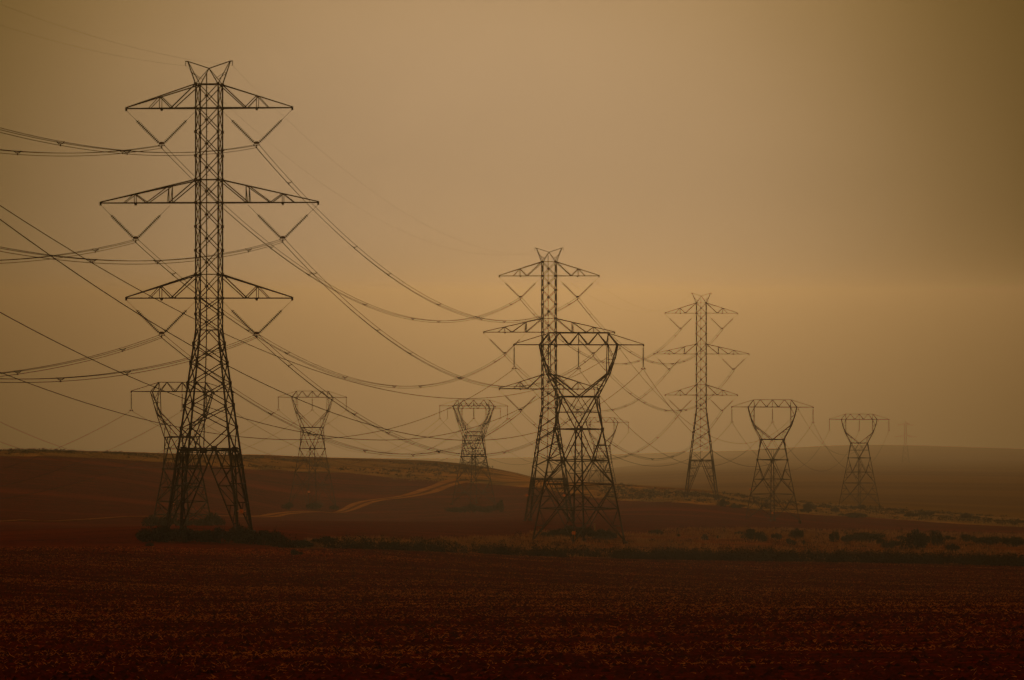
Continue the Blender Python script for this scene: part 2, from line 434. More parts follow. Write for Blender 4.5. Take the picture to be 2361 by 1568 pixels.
def lumps(name, u, d, size, mat, label, cat, hk=0.5):
    """irregular five sided clods"""
    m = len(u); x = (u - CU) / FPX * d; z = height(u, d)
    sz = size * rng.uniform(.4, 1.6, m)
    V = np.empty((m, 6, 3)); ph = rng.uniform(0, 6.28, m)
    for k in range(5):
        a = ph + 2 * math.pi * k / 5 + rng.normal(0, .25, m); r = sz * rng.uniform(.7, 1.3, m)
        V[:, k] = np.stack([x + np.cos(a) * r * 1.3, d + np.sin(a) * r, z - .02], -1)
    V[:, 5] = np.stack([x + rng.normal(0, .3, m) * sz, d + rng.normal(0, .3, m) * sz, z + sz * hk * rng.uniform(.6, 1.4, m)], -1)
    i0 = np.arange(m)[:, None] * 6
    Fc = np.concatenate([i0 + np.array([[k, (k + 1) % 5, 5]]) for k in range(5)], 0)
    return tag(np_mesh(name, V.reshape(-1, 3), Fc, mat), label, cat, kind="stuff")
u, d = scatter(110000, -150, 2520, NEAR, lambda u: EDGE(u) - 1, 0.75)
lumps("soil_clods", u, d, 0.10, M_CLOD, "dark earth clods lying all over the ploughed field in front", "soil", 0.75)
# ------------------------------------------------------------------ lattice pylons
def lerp(a, b, f): return Vector(a) * (1 - f) + Vector(b) * f

def disc_string(p, q, rod, nd, r, k=10):
    """suspension string from p to q: thin rod, then glass discs"""
    m = MB(); p = Vector(p); q = Vector(q); d = (q - p).normalized(); L = (q - p).length
    a = d.cross(Vector((0, 1, 0))).normalized(); b = d.cross(a)
    m.tube([p, p + d * rod], 0.022, 5)
    m.tube([p + d * rod, q], 0.05, 6)
    sp = (L - rod - 0.25) / nd
    for i in range(nd):
        c = p + d * (rod + 0.12 + sp * (i + 0.5))
        n0 = len(m.v)
        for off, rr in ((-0.07, 0.055), (-0.035, 0.09), (0.015, r), (0.04, r * 0.94), (0.03, 0.05)):
            for j in range(k):
                t = 2 * math.pi * j / k
                m.v.append(c + d * off + (a * math.cos(t) + b * math.sin(t)) * rr)
        for s in range(4):
            for j in range(k):
                m.f.append((n0 + s*k + j, n0 + s*k + (j+1) % k, n0 + (s+1)*k + (j+1) % k, n0 + (s+1)*k + j))
    return m

T_ARMS = (("top", 53.5, 56.5, 10.6), ("middle", 41.6, 44.5, 13.9), ("bottom", 29.6, 32.6, 10.6))
T_PHASE = [(s * (6.07 if n_ != "middle" else 9.4), zl - 4.6, s, n_) for n_, zl, zt, tip in T_ARMS for s in (-1, 1)]

def t_pylon(loc, rz, ext, label, detail=1.0, signs=()):
    root = empty("lattice_pylon", loc, rz)
    tag(root, label, "pylon", "three armed pylons of the taller line")
    MB.K = 1.0 if loc.y < 1000 else 0.82  # far pylon's bars made thinner, so haze fading is put into their shape
    e = ext; HB = 10.6 + e
    Z = lambda h: h + e
    slope = 3.2 / HB * 0.4
    def hw(z):
        if z >= Z(25.6): return 1.43
        return 1.43 + (Z(25.6) - z) * (4.62 - 1.43) / Z(25.6)
    C4 = ((-1, -1), (1, -1), (1, 1), (-1, 1))
    def cor(i, z): s = C4[i % 4]; h = hw(z); return Vector((s[0] * h, s[1] * h, z))
    def mid(i, z): return (cor(i, z) + cor(i + 1, z)) / 2
    # upper cage
    m = MB(); lv = [Z(h) for h in (25.6, 27.6, 29.6, 32.6, 35.6, 38.6, 41.6, 44.5, 47.5, 50.5, 53.5, 56.5)]
    for i in range(4):
        m.bar(cor(i, lv[0]), cor(i, lv[-1]), 0.19)
        for a, b in zip(lv[:-1], lv[1:]):
            m.bar(cor(i, a), cor(i + 1, b), 0.105); m.bar(cor(i + 1, a), cor(i, b), 0.105)
        for z in (Z(25.6), Z(29.6), Z(32.6), Z(41.6), Z(44.5), Z(53.5), Z(56.5)):
            m.bar(cor(i, z), cor(i + 1, z), 0.12)
    for z in (Z(29.6), Z(41.6), Z(53.5), Z(56.5), Z(25.6)):
        m.bar(cor(0, z), cor(2, z), 0.08); m.bar(cor(1, z), cor(3, z), 0.08)
    for i in range(4):
        for z in lv[1:]:
            m.box(cor(i, z), 0.34, 0.34, 0.36)
    m.build("upper_cage", M_STEEL, root)
    # tapering trunk
    m = MB(); tl = [Z(h) for h in (23.9, 21.45, 18.9, 16.1, 13.3)]
    for i in range(4):
        m.bar(cor(i, HB), cor(i, Z(25.6)), 0.26, 0.22)
        c = mid(i, Z(25.6))
        m.bar(c, cor(i, tl[0]), 0.12); m.bar(c, cor(i + 1, tl[0]), 0.12)
        for a, b in zip(tl[:-1], tl[1:]):
            m.bar(cor(i, a), cor(i + 1, b), 0.13); m.bar(cor(i + 1, a), cor(i, b), 0.13)
        c = mid(i, HB)
        m.bar(cor(i, tl[-1]), c, 0.15); m.bar(cor(i + 1, tl[-1]), c, 0.15)
        m.bar(cor(i, HB), cor(i + 1, HB), 0.17); m.bar(cor(i, HB - 0.35), cor(i + 1, HB - 0.35), 0.12)
        m.bar(c, mid(i + 1, HB), 0.1)
        m.box(c, 0.65, 0.65, 0.6)
        for z in tl: m.box(cor(i, z), 0.36, 0.36, 0.5)
    m.build("tapering_trunk", M_STEEL, root)
    # four splayed legs
    for i in range(4):
        m = MB(); foot = cor(i, 0.0)
        m.bar(cor(i, HB), foot, 0.27, 0.29)
        hz = [HB * f for f in (0.79, 0.585, 0.36, 0.15)]
        for face, j in ((i, i + 1), (i - 1, i - 1)):
            cf = (cor(i, HB) + cor(j, HB)) / 2
            endp = lerp(cf, foot, 0.97)
            m.bar(cf, endp, 0.19)
            inner = lambda z: lerp(cf, foot, 1 - z / HB)
            prev = None
            qtr = lerp(cor(i, HB), cf, 0.5)
            m.bar(qtr, inner(hz[0]), 0.1); m.bar(qtr, cor(i, hz[0]), 0.1); m.bar(qtr, (inner(hz[0]) + cor(i, hz[0])) / 2, 0.09)
            for k, z in enumerate(hz):
                m.bar(cor(i, z), inner(z), 0.11)
                nz = hz[k + 1] if k + 1 < 4 else 0.3
                if k % 2 == 0: m.bar(cor(i, z), inner(nz), 0.11)
                else: m.bar(inner(z), cor(i, nz), 0.11)
                if k < 3: m.bar((cor(i, z) + inner(z)) / 2, lerp(cor(i, z), cor(i, nz), 0.5) if k % 2 else inner((z + nz) / 2), 0.08)
        # brace between the two inner members of this leg
        for z in hz[:3]:
            p = lerp((cor(i, HB) + cor(i + 1, HB)) / 2, foot, 1 - z / HB); q = lerp((cor(i, HB) + cor(i - 1, HB)) / 2, foot, 1 - z / HB)
            m.bar(p, q, 0.09)
        m.box(foot + Vector((0, 0, -0.35)), 0.8, 0.8, 1.3)
        for k in range(10):
            z = 1.0 + k * (HB - 1.5) / 10; c = cor(i, z)
            m.bar(c, c + Vector((C4[i % 4][0] * 0.25, 0, 0)), 0.03)
        m.build("leg", M_STEEL, root)
    # cross arms
    arm_of = {}
    for nm, zl, zt, tip in T_ARMS:
        zl, zt = Z(zl), Z(zt)
        for s in (-1, 1):
            m = MB(); h0 = 1.43
            def lo(x, y): f = (x - h0) / (tip - h0); return Vector((s * x, y * (h0 * (1 - f) + 0.14 * f), zl))
            def up(x, y): f = (x - h0) / (tip - h0); return Vector((s * x, y * (h0 * (1 - f) + 0.14 * f), zt * (1 - f) + (zl + 0.12) * f))
            for y in (-1, 1):
                m.bar(lo(h0, y), lo(tip, y), 0.17, 0.15); m.bar(up(h0, y), up(tip, y), 0.16, 0.13)
                if nm == "middle":
                    seq = [(lo(4.93, y), up(h0, y), .13), (lo(4.93, y), up(4.93, y), .13), (lo(7.9, y), up(4.93, y), .11), (lo(7.9, y), up(9.45, y), .11), (up(9.45, y), lo(10.9, y), .09), (up(9.45, y), lo(9.45, y), .08), (up(4.93, y), lo(5.15, y), .07)]
                else:
                    seq = [(lo(4.7, y), up(h0, y), .13), (lo(4.7, y), up(6.2, y), .11), (up(6.2, y), lo(7.64, y), .09), (up(6.2, y), lo(6.2, y), .08)]
                for p, q, w in seq: m.bar(p, q, w)
            xs = [h0, 3.1, 4.8, 6.3, 7.8, 9.2, 10.9, 12.4, 13.6] if nm == "middle" else [h0, 3.1, 4.8, 6.3, 7.8, 9.2, 10.3]
            for k in range(len(xs) - 1):
                y = 1 if k % 2 else -1
                m.bar(lo(xs[k], y), lo(xs[k + 1], -y), 0.08)
                if k: m.bar(lo(xs[k], 1), lo(xs[k], -1), 0.07)
            for px in ((4.93, 9.45) if nm == "middle" else (6.2,)): m.bar(up(px, 1), up(px, -1), 0.08)
            m.box((s * (tip + 0.02), 0, zl - 0.08), 0.2, 0.36, 0.46)
            bx = 9.4 if nm == "middle" else 6.07
            m.prism([(s*(bx - .13), zl - .06), (s*(bx + .13), zl - .06), (s*(bx + .02), zl - .32)], -0.5, 0.5)
            arm_of[nm, s] = m.build("crossarm", M_STEEL, root)
    # earth wire horns
    for s in (-1, 1):
        m = MB(); tipz = Z(59.4); ap = Vector((0, 0, Z(58.5)))
        for y in (-1, 1):
            m.bar((s * 1.43, y * 1.43, Z(56.5)), (s * 2.72, y * 0.12, tipz), 0.12, 0.09)
            m.bar((s * 1.43, y * 1.43, Z(56.5)), ap + Vector((0, y * 0.05, 0)), 0.1, 0.08)
            m.bar((s * 0.98, y * 1.43 * 0.66, Z(57.15)), lerp((s * 1.43, y * 1.43, Z(56.5)), (s * 2.72, y * .12, tipz), 0.5), 0.05)
        m.bar(ap, (s * 2.72, 0, tipz), 0.12)
        m.bar(lerp((s*1.43, 1.43, Z(56.5)), (s*2.72, .12, tipz), .5), lerp((s*1.43, -1.43, Z(56.5)), (s*2.72, -.12, tipz), .5), .06)
        m.box((s * 2.86, 0, tipz), 0.36, 0.22, 0.12)
        horn = m.build("earth_wire_horn", M_STEEL, root)
        m = MB(); x = s * 3.0
        m.tube([(x, 0, tipz), (x, 0, tipz - 0.5)], 0.03, 5); m.box((x, 0, tipz - 0.25), 0.16, 0.06, 0.06); m.box((x, 0, tipz - 0.5), 0.08, 0.3, 0.1)
        m.build("earth_wire_clamp", M_STEEL, horn)
    # climbing ladder on the near face
    m = MB(); fy = lambda z: -hw(z) - 0.02
    zs = [HB, Z(13.3), Z(18.9), Z(25.6), Z(57.8)]
    for a, b in zip(zs[:-1], zs[1:]): m.bar((-0.03, fy(a), a), (-0.03, fy(b), b), 0.13)
    k = 0; z = HB + 0.3
    while z < Z(57.5):
        sx = -1 if k % 2 else 1
        m.bar((0, fy(z), z), (sx * 0.24, fy(z), z), 0.035); z += 0.55; k += 1
    for a, b in zip(lv[:-1], lv[1:]): m.box((-0.03, fy((a + b) / 2) - 0.03, (a + b) / 2), 0.5, 0.08, 0.16)
    for a, b in zip(tl[:-1], tl[1:]): m.box((-0.03, fy((a + b) / 2) - 0.03, (a + b) / 2), 0.5, 0.08, 0.2)
    m.build("climbing_ladder", M_STEEL, root)
    # V strings and yoke plates
    for x, z, s, nm in T_PHASE:
        zl = z + 4.6
        tip = 13.9 if nm == "middle" else 10.6; inn = 4.93 if nm == "middle" else 1.6
        k = 10 if detail >= 1 else 7
        for ax in (tip, inn):
            side = 1 if ax > abs(x) else -1
            disc_string((s * ax, 0, Z(zl) - 0.25), (x + s * side * 0.3, 0, Z(z) + 0.22), 1.75, 16, 0.24, k).build("insulator_string", M_GLASS, arm_of[nm, s])
        m = MB()
        m.prism([(-.40, .18), (-.30, .34), (-.12, .40), (.12, .40), (.30, .34), (.40, .18), (.30, .08), (-.30, .08)], -0.03, 0.03)
        for q in ((-.35, -.06), (.35, -.06), (0, -.38)):
            m.bar((q[0] * 0.7, 0, .1), (q[0], 0, q[1]), 0.06); m.box((q[0], 0, q[1]), 0.13, 0.35, 0.13)
        m.bar((-.16, 0, .1), (0, 0, -.38), 0.05); m.bar((.16, 0, .1), (0, 0, -.38), 0.05)
        y = m.shift((x, 0, Z(z))).build("yoke_plate", M_YOKE, arm_of[nm, s])
    for (px, py, pz, w) in signs:
        m = MB(); m.box((px, py, pz), w, 0.03, w); m.bar((px - w / 2 - .3, py + .06, pz), (px + w / 2 + .3, py + .06, pz), 0.05)
        tag(m.build("warning_plate", M_SIGN, root), "plain square orange warning plate")
    MB.K = 1.0
    return root

def w_pylon(loc, rz, kind, H, label, group, signs=(), k=8):
    """waisted single circuit pylon; H = height of the beam's bottom chord; kind 'A' or 'B' proportions"""
    root = empty("waisted_pylon", loc, rz)
    tag(root, label, "pylon", group)
    MB.K = 1.15 if loc.y < 900 else 0.92  # thinner bars farther off stand in for the fainter look in haze
    kn, wa, wm, l0 = ((4.6, 8.3, 10.8, 13.5) if kind == 'A' else (4.3, 9.1, 11.4, 15.5))
    BD = 0.95; WD = 2.8
    dep = lambda y: BD + (WD - BD) * min(1, y / wa)          # half depth at drop y below the beam
    prof = [(0, 6.25), (2.3, 5.72), (kn, 4.95), (kn + (wa - kn) * .55, 3.85), (wa, 2.92)] if kind == 'A' else [(0, 6.35), (2.1, 5.65), (kn, 4.93), (6.7, 4.0), (wa, 3.1)]
    def ox(y): return float(np.interp(y, [p[0] for p in prof], [p[1] for p in prof]))
    # beam
    m = MB(); top = H + 1.87
    for y in (-1, 1):
        m.bar((-6.3, y * BD, H), (6.3, y * BD, H), 0.17)
        for s in (-1, 1): m.bar((s * 6.3, y * BD, H), (s * 10.5, y * 0.1, H), 0.16, 0.13)
        nodes = [-6.25, -4.7, -3.15, -1.6, 0, 1.6, 3.15, 4.7, 6.25]
        lows = [-6.25, -4.6, -1.52, 1.52, 4.6, 6.25]; ups = [-4.78, -3.1, 0, 3.1, 4.78]
        for l, t in ((-6.25, -4.78), (-4.6, -3.1), (-1.52, -3.1), (-1.52, 0), (1.52, 0), (1.52, 3.1), (4.6, 3.1), (6.25, 4.78)):
            m.bar((l, y * BD, H), (t, 0.12 * y, top), 0.13 if abs(l) > 5 else 0.11)
        for s in (-1, 1): m.bar((s * 4.6, y * BD, H), (s * 4.78, 0.1 * y, top), 0.1)
        m.bar((0, y * BD * .5, H), (0, 0.1 * y, top), 0.07)
    m.bar((-4.78, 0, top), (4.78, 0, top), 0.14)
    for s in (-1, 1): m.bar((s * 4.78, 0, top), (s * 10.5, 0, H + 0.08), 0.12, 0.1)
    xs = [-6.25 + i * 1.56 for i in range(9)]
    for a, b, q in zip(xs[:-1], xs[1:], range(8)):
        y = 1 if q % 2 else -1; m.bar((a, y * BD, H), (b, -y * BD, H), 0.08)
    for x in (-6.25, 0, 6.25): m.bar((x, -BD, H), (x, BD, H), 0.1)
    for s in (-1, 1):
        m.bar((s * 8.4, -BD * .5, H), (s * 8.4, BD * .5, H), 0.07); m.bar((s * 6.3, -BD, H), (s * 8.4, BD * .5, H), 0.07); m.box((s * 10.45, 0, H - .08), .22, .3, .35)
    beam = m.build("beam", M_STEEL, root)
    # window frame: two cranked sides and the inner V
    for s in (-1, 1):
        m = MB()
        for y in (-1, 1):
            pts = [Vector((s * x, y * dep(d), H - d)) for d, x in prof]
            for p, q in zip(pts[:-1], pts[1:]): m.bar(p, q, 0.17)
            knp = pts[2]
            m.bar((s * 4.68, y * BD, H), (s * 4.7, y * dep(kn), H - kn), 0.12)
            m.bar((s * 4.7, y * dep(kn), H - kn), knp, 0.09)
            m.bar((s * 4.7, y * dep(kn), H - kn), (s * 0.12, y * WD, H - wa), 0.17)
            m.bar((s * 4.68, y * BD * 1.2, H - 2.3), pts[1], 0.08)
            m.bar((s * 4.68, y * BD, H - .1), pts[1], 0.08); m.bar(pts[1], (s * 4.7, y * dep(kn), H - kn), 0.08)
            d3 = prof[3][0]; f = (d3 - kn) / (wa - kn)
            vin = lerp((s * 4.7, y * dep(kn), H - kn), (s * 0.12, y * WD, H - wa), f * .8)
            m.bar(pts[3], vin, 0.09); m.bar(knp, vin, 0.08); m.bar(pts[4], vin, 0.08)
            f2 = lerp((s * 4.7, y * dep(kn), H - kn), (s * 0.12, y * WD, H - wa), .35); m.bar(f2, lerp(knp, pts[3], .5), 0.07)
        for d in (2.3, kn, prof[3][0]):
            m.bar((s * ox(d), -dep(d), H - d), (s * ox(d), dep(d), H - d), 0.09)
        a = [0, 2.3, kn, prof[3][0], wa]
        for i in range(4):
            y = 1 if i % 2 else -1
            m.bar((s * ox(a[i]), y * dep(a[i]), H - a[i]), (s * ox(a[i + 1]), -y * dep(a[i + 1]), H - a[i + 1]), 0.08)
        m.build("window_side", M_STEEL, root)
    # waist: square frame on top, diamond ring below
    R0 = 3.85
    m = MB(); zt, zm, zb = H - wa, H - wm, H - l0
    sq = [Vector((-2.92, -WD, zt)), Vector((2.92, -WD, zt)), Vector((2.92, WD, zt)), Vector((-2.92, WD, zt))]
    di = [Vector((0, -R0, zb)), Vector((R0, 0, zb)), Vector((0, R0, zb)), Vector((-R0, 0, zb))]
    for i in range(4):
        m.bar(sq[i], sq[(i + 1) % 4], 0.17); m.bar(di[i], di[(i + 1) % 4], 0.16)
        f = (wm - wa) / (l0 - wa)
        a1, b1 = lerp(sq[i], di[i], f), lerp(sq[(i + 1) % 4], di[i], f)
        m.bar(sq[i], di[i], 0.17); m.bar(sq[(i + 1) % 4], di[i], 0.17)
        m.bar(a1, b1, 0.1)
        c = (sq[i] + sq[(i + 1) % 4]) / 2
        m.bar(c, a1, 0.09); m.bar(c, b1, 0.09); m.bar((a1 + b1) / 2, di[i], 0.06)
        c1 = lerp(sq[i], di[i - 1], f); m.bar(a1, c1, 0.08)
        if kind == 'B':
            f2 = f + (1 - f) * .5
            p, q = lerp(sq[i], di[i], f2), lerp(sq[i], di[i - 1], f2)
            r_, t_ = (di[i] + di[i - 1]) / 2, lerp(sq[i], (di[i] + di[i-1]) / 2, f2)
            m.bar(p, t_, 0.08); m.bar(q, t_, 0.08); m.bar(p, lerp(di[i], di[i-1], .3), .08); m.bar(q, lerp(di[i], di[i-1], .7), .08); m.bar(t_, lerp(di[i], di[i-1], .3), .07); m.bar(t_, lerp(di[i], di[i-1], .7), .07)
        m.box(di[i], .5, .5, .55); m.box(sq[i], .4, .4, .3)
    m.bar(sq[0], sq[2], 0.08); m.bar(sq[1], sq[3], 0.08); m.bar(di[0], di[2], 0.1); m.bar(di[1], di[3], 0.1)
    m.build("waist", M_STEEL, root)
    # splayed trunk on a diamond plan, K braced
    m = MB()
    hs = [H - l0, H - (18.5 if kind == 'A' else 18.9), H - (22.3 if kind == 'A' else 22.6), H - (26.2 if kind == 'A' else 26.4), 0.0]
    if hs[3] < 2.0: hs = [H - l0, (H - l0) * .68, (H - l0) * .43, (H - l0) * .2, 0.0]
    RB = R0 + (H - l0) * 0.198
    rad = lambda z: R0 + (RB - R0) * (1 - z / (H - l0))
    dirs = [Vector((0, -1, 0)), Vector((1, 0, 0)), Vector((0, 1, 0)), Vector((-1, 0, 0))]
    L = lambda i, z: dirs[i % 4] * rad(z) + Vector((0, 0, z))
    for i in range(4):
        M2 = lambda z: (L(i, z) + L(i + 1, z)) / 2
        for j in (1, 2, 3): m.bar(L(i, hs[j]), L(i + 1, hs[j]), 0.14)
        for q in (i, i + 1):
            m.bar(L(q, hs[0]), M2(hs[1]), 0.14); m.bar(M2(hs[1]), L(q, hs[2]), 0.14)
            m.bar(L(q, hs[2]), M2(hs[3]), 0.14); m.bar(M2(hs[3]), L(q, hs[4] + .4), 0.13)
            for a, b, top_leg in ((0, 1, 1), (1, 2, 0), (2, 3, 1), (3, 4, 0)):
                zmid = (hs[a] + hs[b]) / 2
                p = L(q, zmid)
                dg = lerp(L(q, hs[a]), M2(hs[b]), .5) if top_leg else lerp(M2(hs[a]), L(q, hs[b]), .5)
                m.bar(p, dg, 0.08); m.bar(dg, L(q, hs[b] if top_leg else hs[a]), 0.075)
        m.box(M2(hs[1]), .4, .4, .35)
    m.build("trunk_bracing", M_STEEL, root)
    for i in range(4):
        m = MB()
        m.bar(L(i, hs[0]), L(i, 0), 0.2, 0.22); m.box(L(i, -0.3), .7, .7, 1.2)
        if i == 0:
            for q in range(22):
                c = L(0, 3 + q * (hs[0] - 3) / 22); m.bar(c, c + Vector(((-1) ** q * .25, 0, 0)), .03)
        m.build("leg", M_STEEL, root)
    for x in (-10.4, 0, 10.4):
        disc_string((x, 0, H - 0.1), (x, 0, H - 3.45), 0.25, 15, 0.16, k).build("insulator_string", M_GLASS, beam)
        m = MB()
        m.bar((x, 0, H - 3.42), (x - .27, 0, H - 3.78), 0.07); m.bar((x, 0, H - 3.42), (x + .27, 0, H - 3.78), 0.07)
        m.box((x - .28, 0, H - 3.84), .2, .5, .14); m.box((x + .28, 0, H - 3.84), .2, .5, .14); m.bar((x - .27, 0, H - 3.78), (x + .27, 0, H - 3.78), .05)
        m.build("wire_clamp", M_STEEL, beam)
    m = MB(); m.bar((6.55, 0, H), (6.65, 0, H - .35), .06); m.bar((6.65, 0, H - .35), (6.5, 0, H - .6), .06); m.bar((6.65, 0, H - .35), (6.8, 0, H - .6), .06)
    m.box((6.65, 0, H - .6), .35, .2, .08); m.build("pilot_wire_clamp", M_STEEL, beam)
    for (px, py, pz, w) in signs:
        m = MB(); m.box((px, py, pz), w, 0.03, w); m.bar((px - w * .8, py + .06, pz), (px + w * .8, py + .06, pz), 0.05)
        tag(m.build("warning_plate", M_SIGN, root), "plain square orange warning plate")
    MB.K = 1.0
    return root

T_YAW, W_YAW = -math.atan2(46.6, 363.0), -math.atan2(55.5, 420.0)
def world_pt(root, p): return root.location + Matrix.Rotation(root.rotation_euler.z, 3, 'Z') @ Vector(p)
def stand(u, d):
    x = (u - CU) / FPX * d
    return Vector((x, d, gz(x, d)))
T_SPECS = [(482, 550, 59.5, 0.0, "tallest and nearest pylon with three pairs of arms, at left in front", 687.5),
           (1266, 924, 0, 0, "hazy three armed pylon standing behind the dark waisted pylon", 897),
           (1617, 1276, 0, 0, "faint three armed pylon whose top fades into the fog, right of centre", 911)]
TP = []
for i, (u, d, _, _, lab, vlow) in enumerate(T_SPECS):
    p = stand(u, d)
    if i == 0: p.z = -(1232 - HV) / FPX * d
    e = ((HV - vlow) / FPX * d - p.z - 29.6) if vlow else -1.0
    sg = []
    if i == 0: sg = [(5.0, -4.5, 3.15, 0.52)]
    if i == 1: sg = [(-4.2, -4.4, 5.6, 0.5), (3.7, -4.4, 5.6, 0.5)]
    TP.append((t_pylon(p, T_YAW, e, lab, 1.0 if i < 2 else 0.5, sg), e))
W_SPECS = {"A1": (1334, 700, 'A', 795, "nearest dark waisted pylon with orange plate, right of centre"),
           "A2": (1781, 1120, 'A', 938.6, "dark waisted pylon right of the faint three armed pylon"),
           "A3": (1981, 1533, 'A', 967, "paler waisted pylon farther back near the right side"),
           "B1": (420, 877, 'B', 903, "waisted pylon half hidden behind the legs of the tallest pylon"),
           "B2": (1092, 1330, 'B', 936, "waisted pylon above the low shrub clump left of the hazy three armed pylon"),
           "B3": (1388, 1704, 'B', 973.6, "very faint waisted pylon seen through the nearest dark waisted pylon"),
           "C1": (720, 1320, 'B', 916, "waisted pylon with three shrubs at its foot, between the tallest pylon and the pale track"),
           "C2": (1093, 1704, 'B', 942, "faint second waisted pylon showing through the one above the low shrub clump")}
WP = {}
WG = {"A": "waisted pylons of the nearer line", "B": "waisted pylons of the middle line", "C": "waisted pylons of the farther line"}
for key, (u, d, kd, vb, lab) in W_SPECS.items():
    p = stand(u, d); Hh = (HV - vb) / FPX * d - p.z
    sg = {"A1": [(0.1, -7.5, 2.0, .55)], "C1": [(0.2, -7.0, 5.2, .6)], "A2": [(.5, -7.2, 2.4, .4), (-5.6, -1.4, 8.2, .4)], "B1": [(-.6, -6.2, 4.6, .45)]}.get(key, [])
    WP[key] = (w_pylon(p, W_YAW, kd, Hh, lab, WG[key[0]], sg, 8 if d < 900 else 6), Hh)

# a smaller pylon of another line, far off near the right edge
def small_pylon(loc, rz, label):
    root = empty("lattice_pylon", loc, rz); tag(root, label, "pylon")
    Hh = 46.0; m = MB()
    hw = lambda z: 4.2 - 3.0 * min(1, z / 26.0)
    cor = lambda i, z: Vector((((-1, 1, 1, -1)[i % 4]) * hw(z), ((-1, -1, 1, 1)[i % 4]) * hw(z), z))
    lv = [0, 8, 14, 19, 23, 26, 29, 32, 35, 38, 41, 44]
    for i in range(4):
        m.bar(cor(i, 0), cor(i, 26), .14); m.bar(cor(i, 26), cor(i, 44), .18)  # bars kept thin so the pylon looks fainter, as if lost in haze
        for a, b in zip(lv[:-1], lv[1:]): m.bar(cor(i, a), cor(i + 1, b), .14); m.bar(cor(i + 1, a), cor(i, b), .14)
        m.bar(cor(i, 44), (0, 0, 48), .14)
    m.build("lattice_body", M_STEEL, root)
    for z, w in ((43, 9), (29.5, 13)):
        for s in (-1, 1):
            m = MB()
            for y in (-1, 1): m.bar((s * 1.2, y * 1.2, z), (s * w, 0, z), .18); m.bar((s * 1.2, y * 1.2, z + 2.5), (s * w, 0, z), .15); m.bar((s * w * .5, y * .7, z), (s * 1.2, y * 1.2, z + 2.5), .14)
            m.build("crossarm", M_STEEL, root)
    return root
fx = stand(2088, 6500)
far_py = small_pylon(fx, math.radians(-8), "ghostly distant pylon nearly lost in haze, farthest right")
far_py.scale = (1.3, 1.3, 1.3)

# ------------------------------------------------------------------ conductors
def sag_pts(p, q, sag, nseg=56):
    out = []
    for i in range(nseg + 1):
        t = i / nseg; c = Vector(p).lerp(Vector(q), t); c.z -= 4 * sag * t * (1 - t); out.append(c)
    return out
def single_wire(name, p, q, sag, r, label, cat, group):
    m = MB(); m.tube(sag_pts(p, q, sag), r, 5)
    o = m.shift(-Vector(p)).build(name, M_WIRE); o.location = p
    return tag(o, label, cat, group)
TRI = ((-.35, -.06), (.35, -.06), (0, -.40))
def bundle(p, q, sag, label, group, yaw, nsp=7, r=0.033):
    root = empty("wire_bundle", p); tag(root, label, "power line", group)
    lat = Matrix.Rotation(yaw, 3, 'Z') @ Vector((1, 0, 0))
    pts = sag_pts(p, q, sag)
    for a, b in TRI:
        m = MB(); m.tube([c - Vector(p) + lat * a + Vector((0, 0, b)) for c in pts], r, 5); m.build("conductor", M_WIRE, root)
    for k in range(nsp):
        t = (k + 0.5 + 0.18 * math.sin(k * 2.1)) / nsp
        c = Vector(p).lerp(Vector(q), t); c.z -= 4 * sag * t * (1 - t)
        m = MB(); w = [c - Vector(p) + lat * a + Vector((0, 0, b)) for a, b in TRI]
        mid_ = c - Vector(p) + Vector((0, 0, -.22))
        m.bar(w[0] + (w[0] - mid_) * .25, lerp(w[0], w[2], .6), .075); m.bar(lerp(w[0], w[2], .6), lerp(w[1], w[2], .55), .06)
        m.bar(lerp(w[1], w[2], .55), w[1] + (w[1] - mid_) * .25, .075); m.bar(mid_, w[2] + Vector((0, 0, -.1)), .08); m.bar(lerp(w[0], w[2], .3), lerp(w[1], w[2], .3), .045)
        for x in w: m.box(x, .12, .2, .12)
        m.build("spacer", M_WIRE, root)
    return root
NAMES_T = ["the tallest pylon", "the hazy tall pylon", "the faint tall pylon"]
SAG_T = 11.9
T0 = TP[0][0].location + Matrix.Rotation(T_YAW, 3, 'Z') @ Vector((0, -366, 0)) + Vector((0, 0, 21.5))
def t_local(x, z, e): return (x, 0, z + e)
for x, z, s, nm in T_PHASE:
    side = "left" if s < 0 else "right"
    a = world_pt(TP[0][0], t_local(x, z, TP[0][1])); b = T0 + (a - TP[0][0].location)
    bundle(a, b, SAG_T, f"triple wires from the tallest pylon's {side} {nm} arm out past the left edge", "wire bundles of the taller line", T_YAW, 8)
    for i in range(2):
        p = world_pt(TP[i][0], t_local(x, z, TP[i][1])); q = world_pt(TP[i + 1][0], t_local(x, z, TP[i + 1][1]))
        bundle(p, q, SAG_T, f"triple wires from {NAMES_T[i]}'s {side} {nm} arm to {NAMES_T[i+1]}", "wire bundles of the taller line", T_YAW, 8)
for s in (-1, 1):
    side = "left" if s < 0 else "right"
    a = world_pt(TP[0][0], (s * 3.0, 0, 58.85 + TP[0][1])); b = T0 + (a - TP[0][0].location)
    single_wire("earth_wire", a, b, 8.5, 0.008, f"thin earth wire from the tallest pylon's {side} horn up to the top left corner", "wire", "earth wires of the taller line")
    for i in range(2):
        p = world_pt(TP[i][0], (s * 3.0, 0, 58.85 + TP[i][1])); q = world_pt(TP[i + 1][0], (s * 3.0, 0, 58.85 + TP[i + 1][1]))
        single_wire("earth_wire", p, q, 8.5, 0.008, f"thin earth wire from {NAMES_T[i]}'s {side} horn to {NAMES_T[i+1]}", "wire", "earth wires of the taller line")
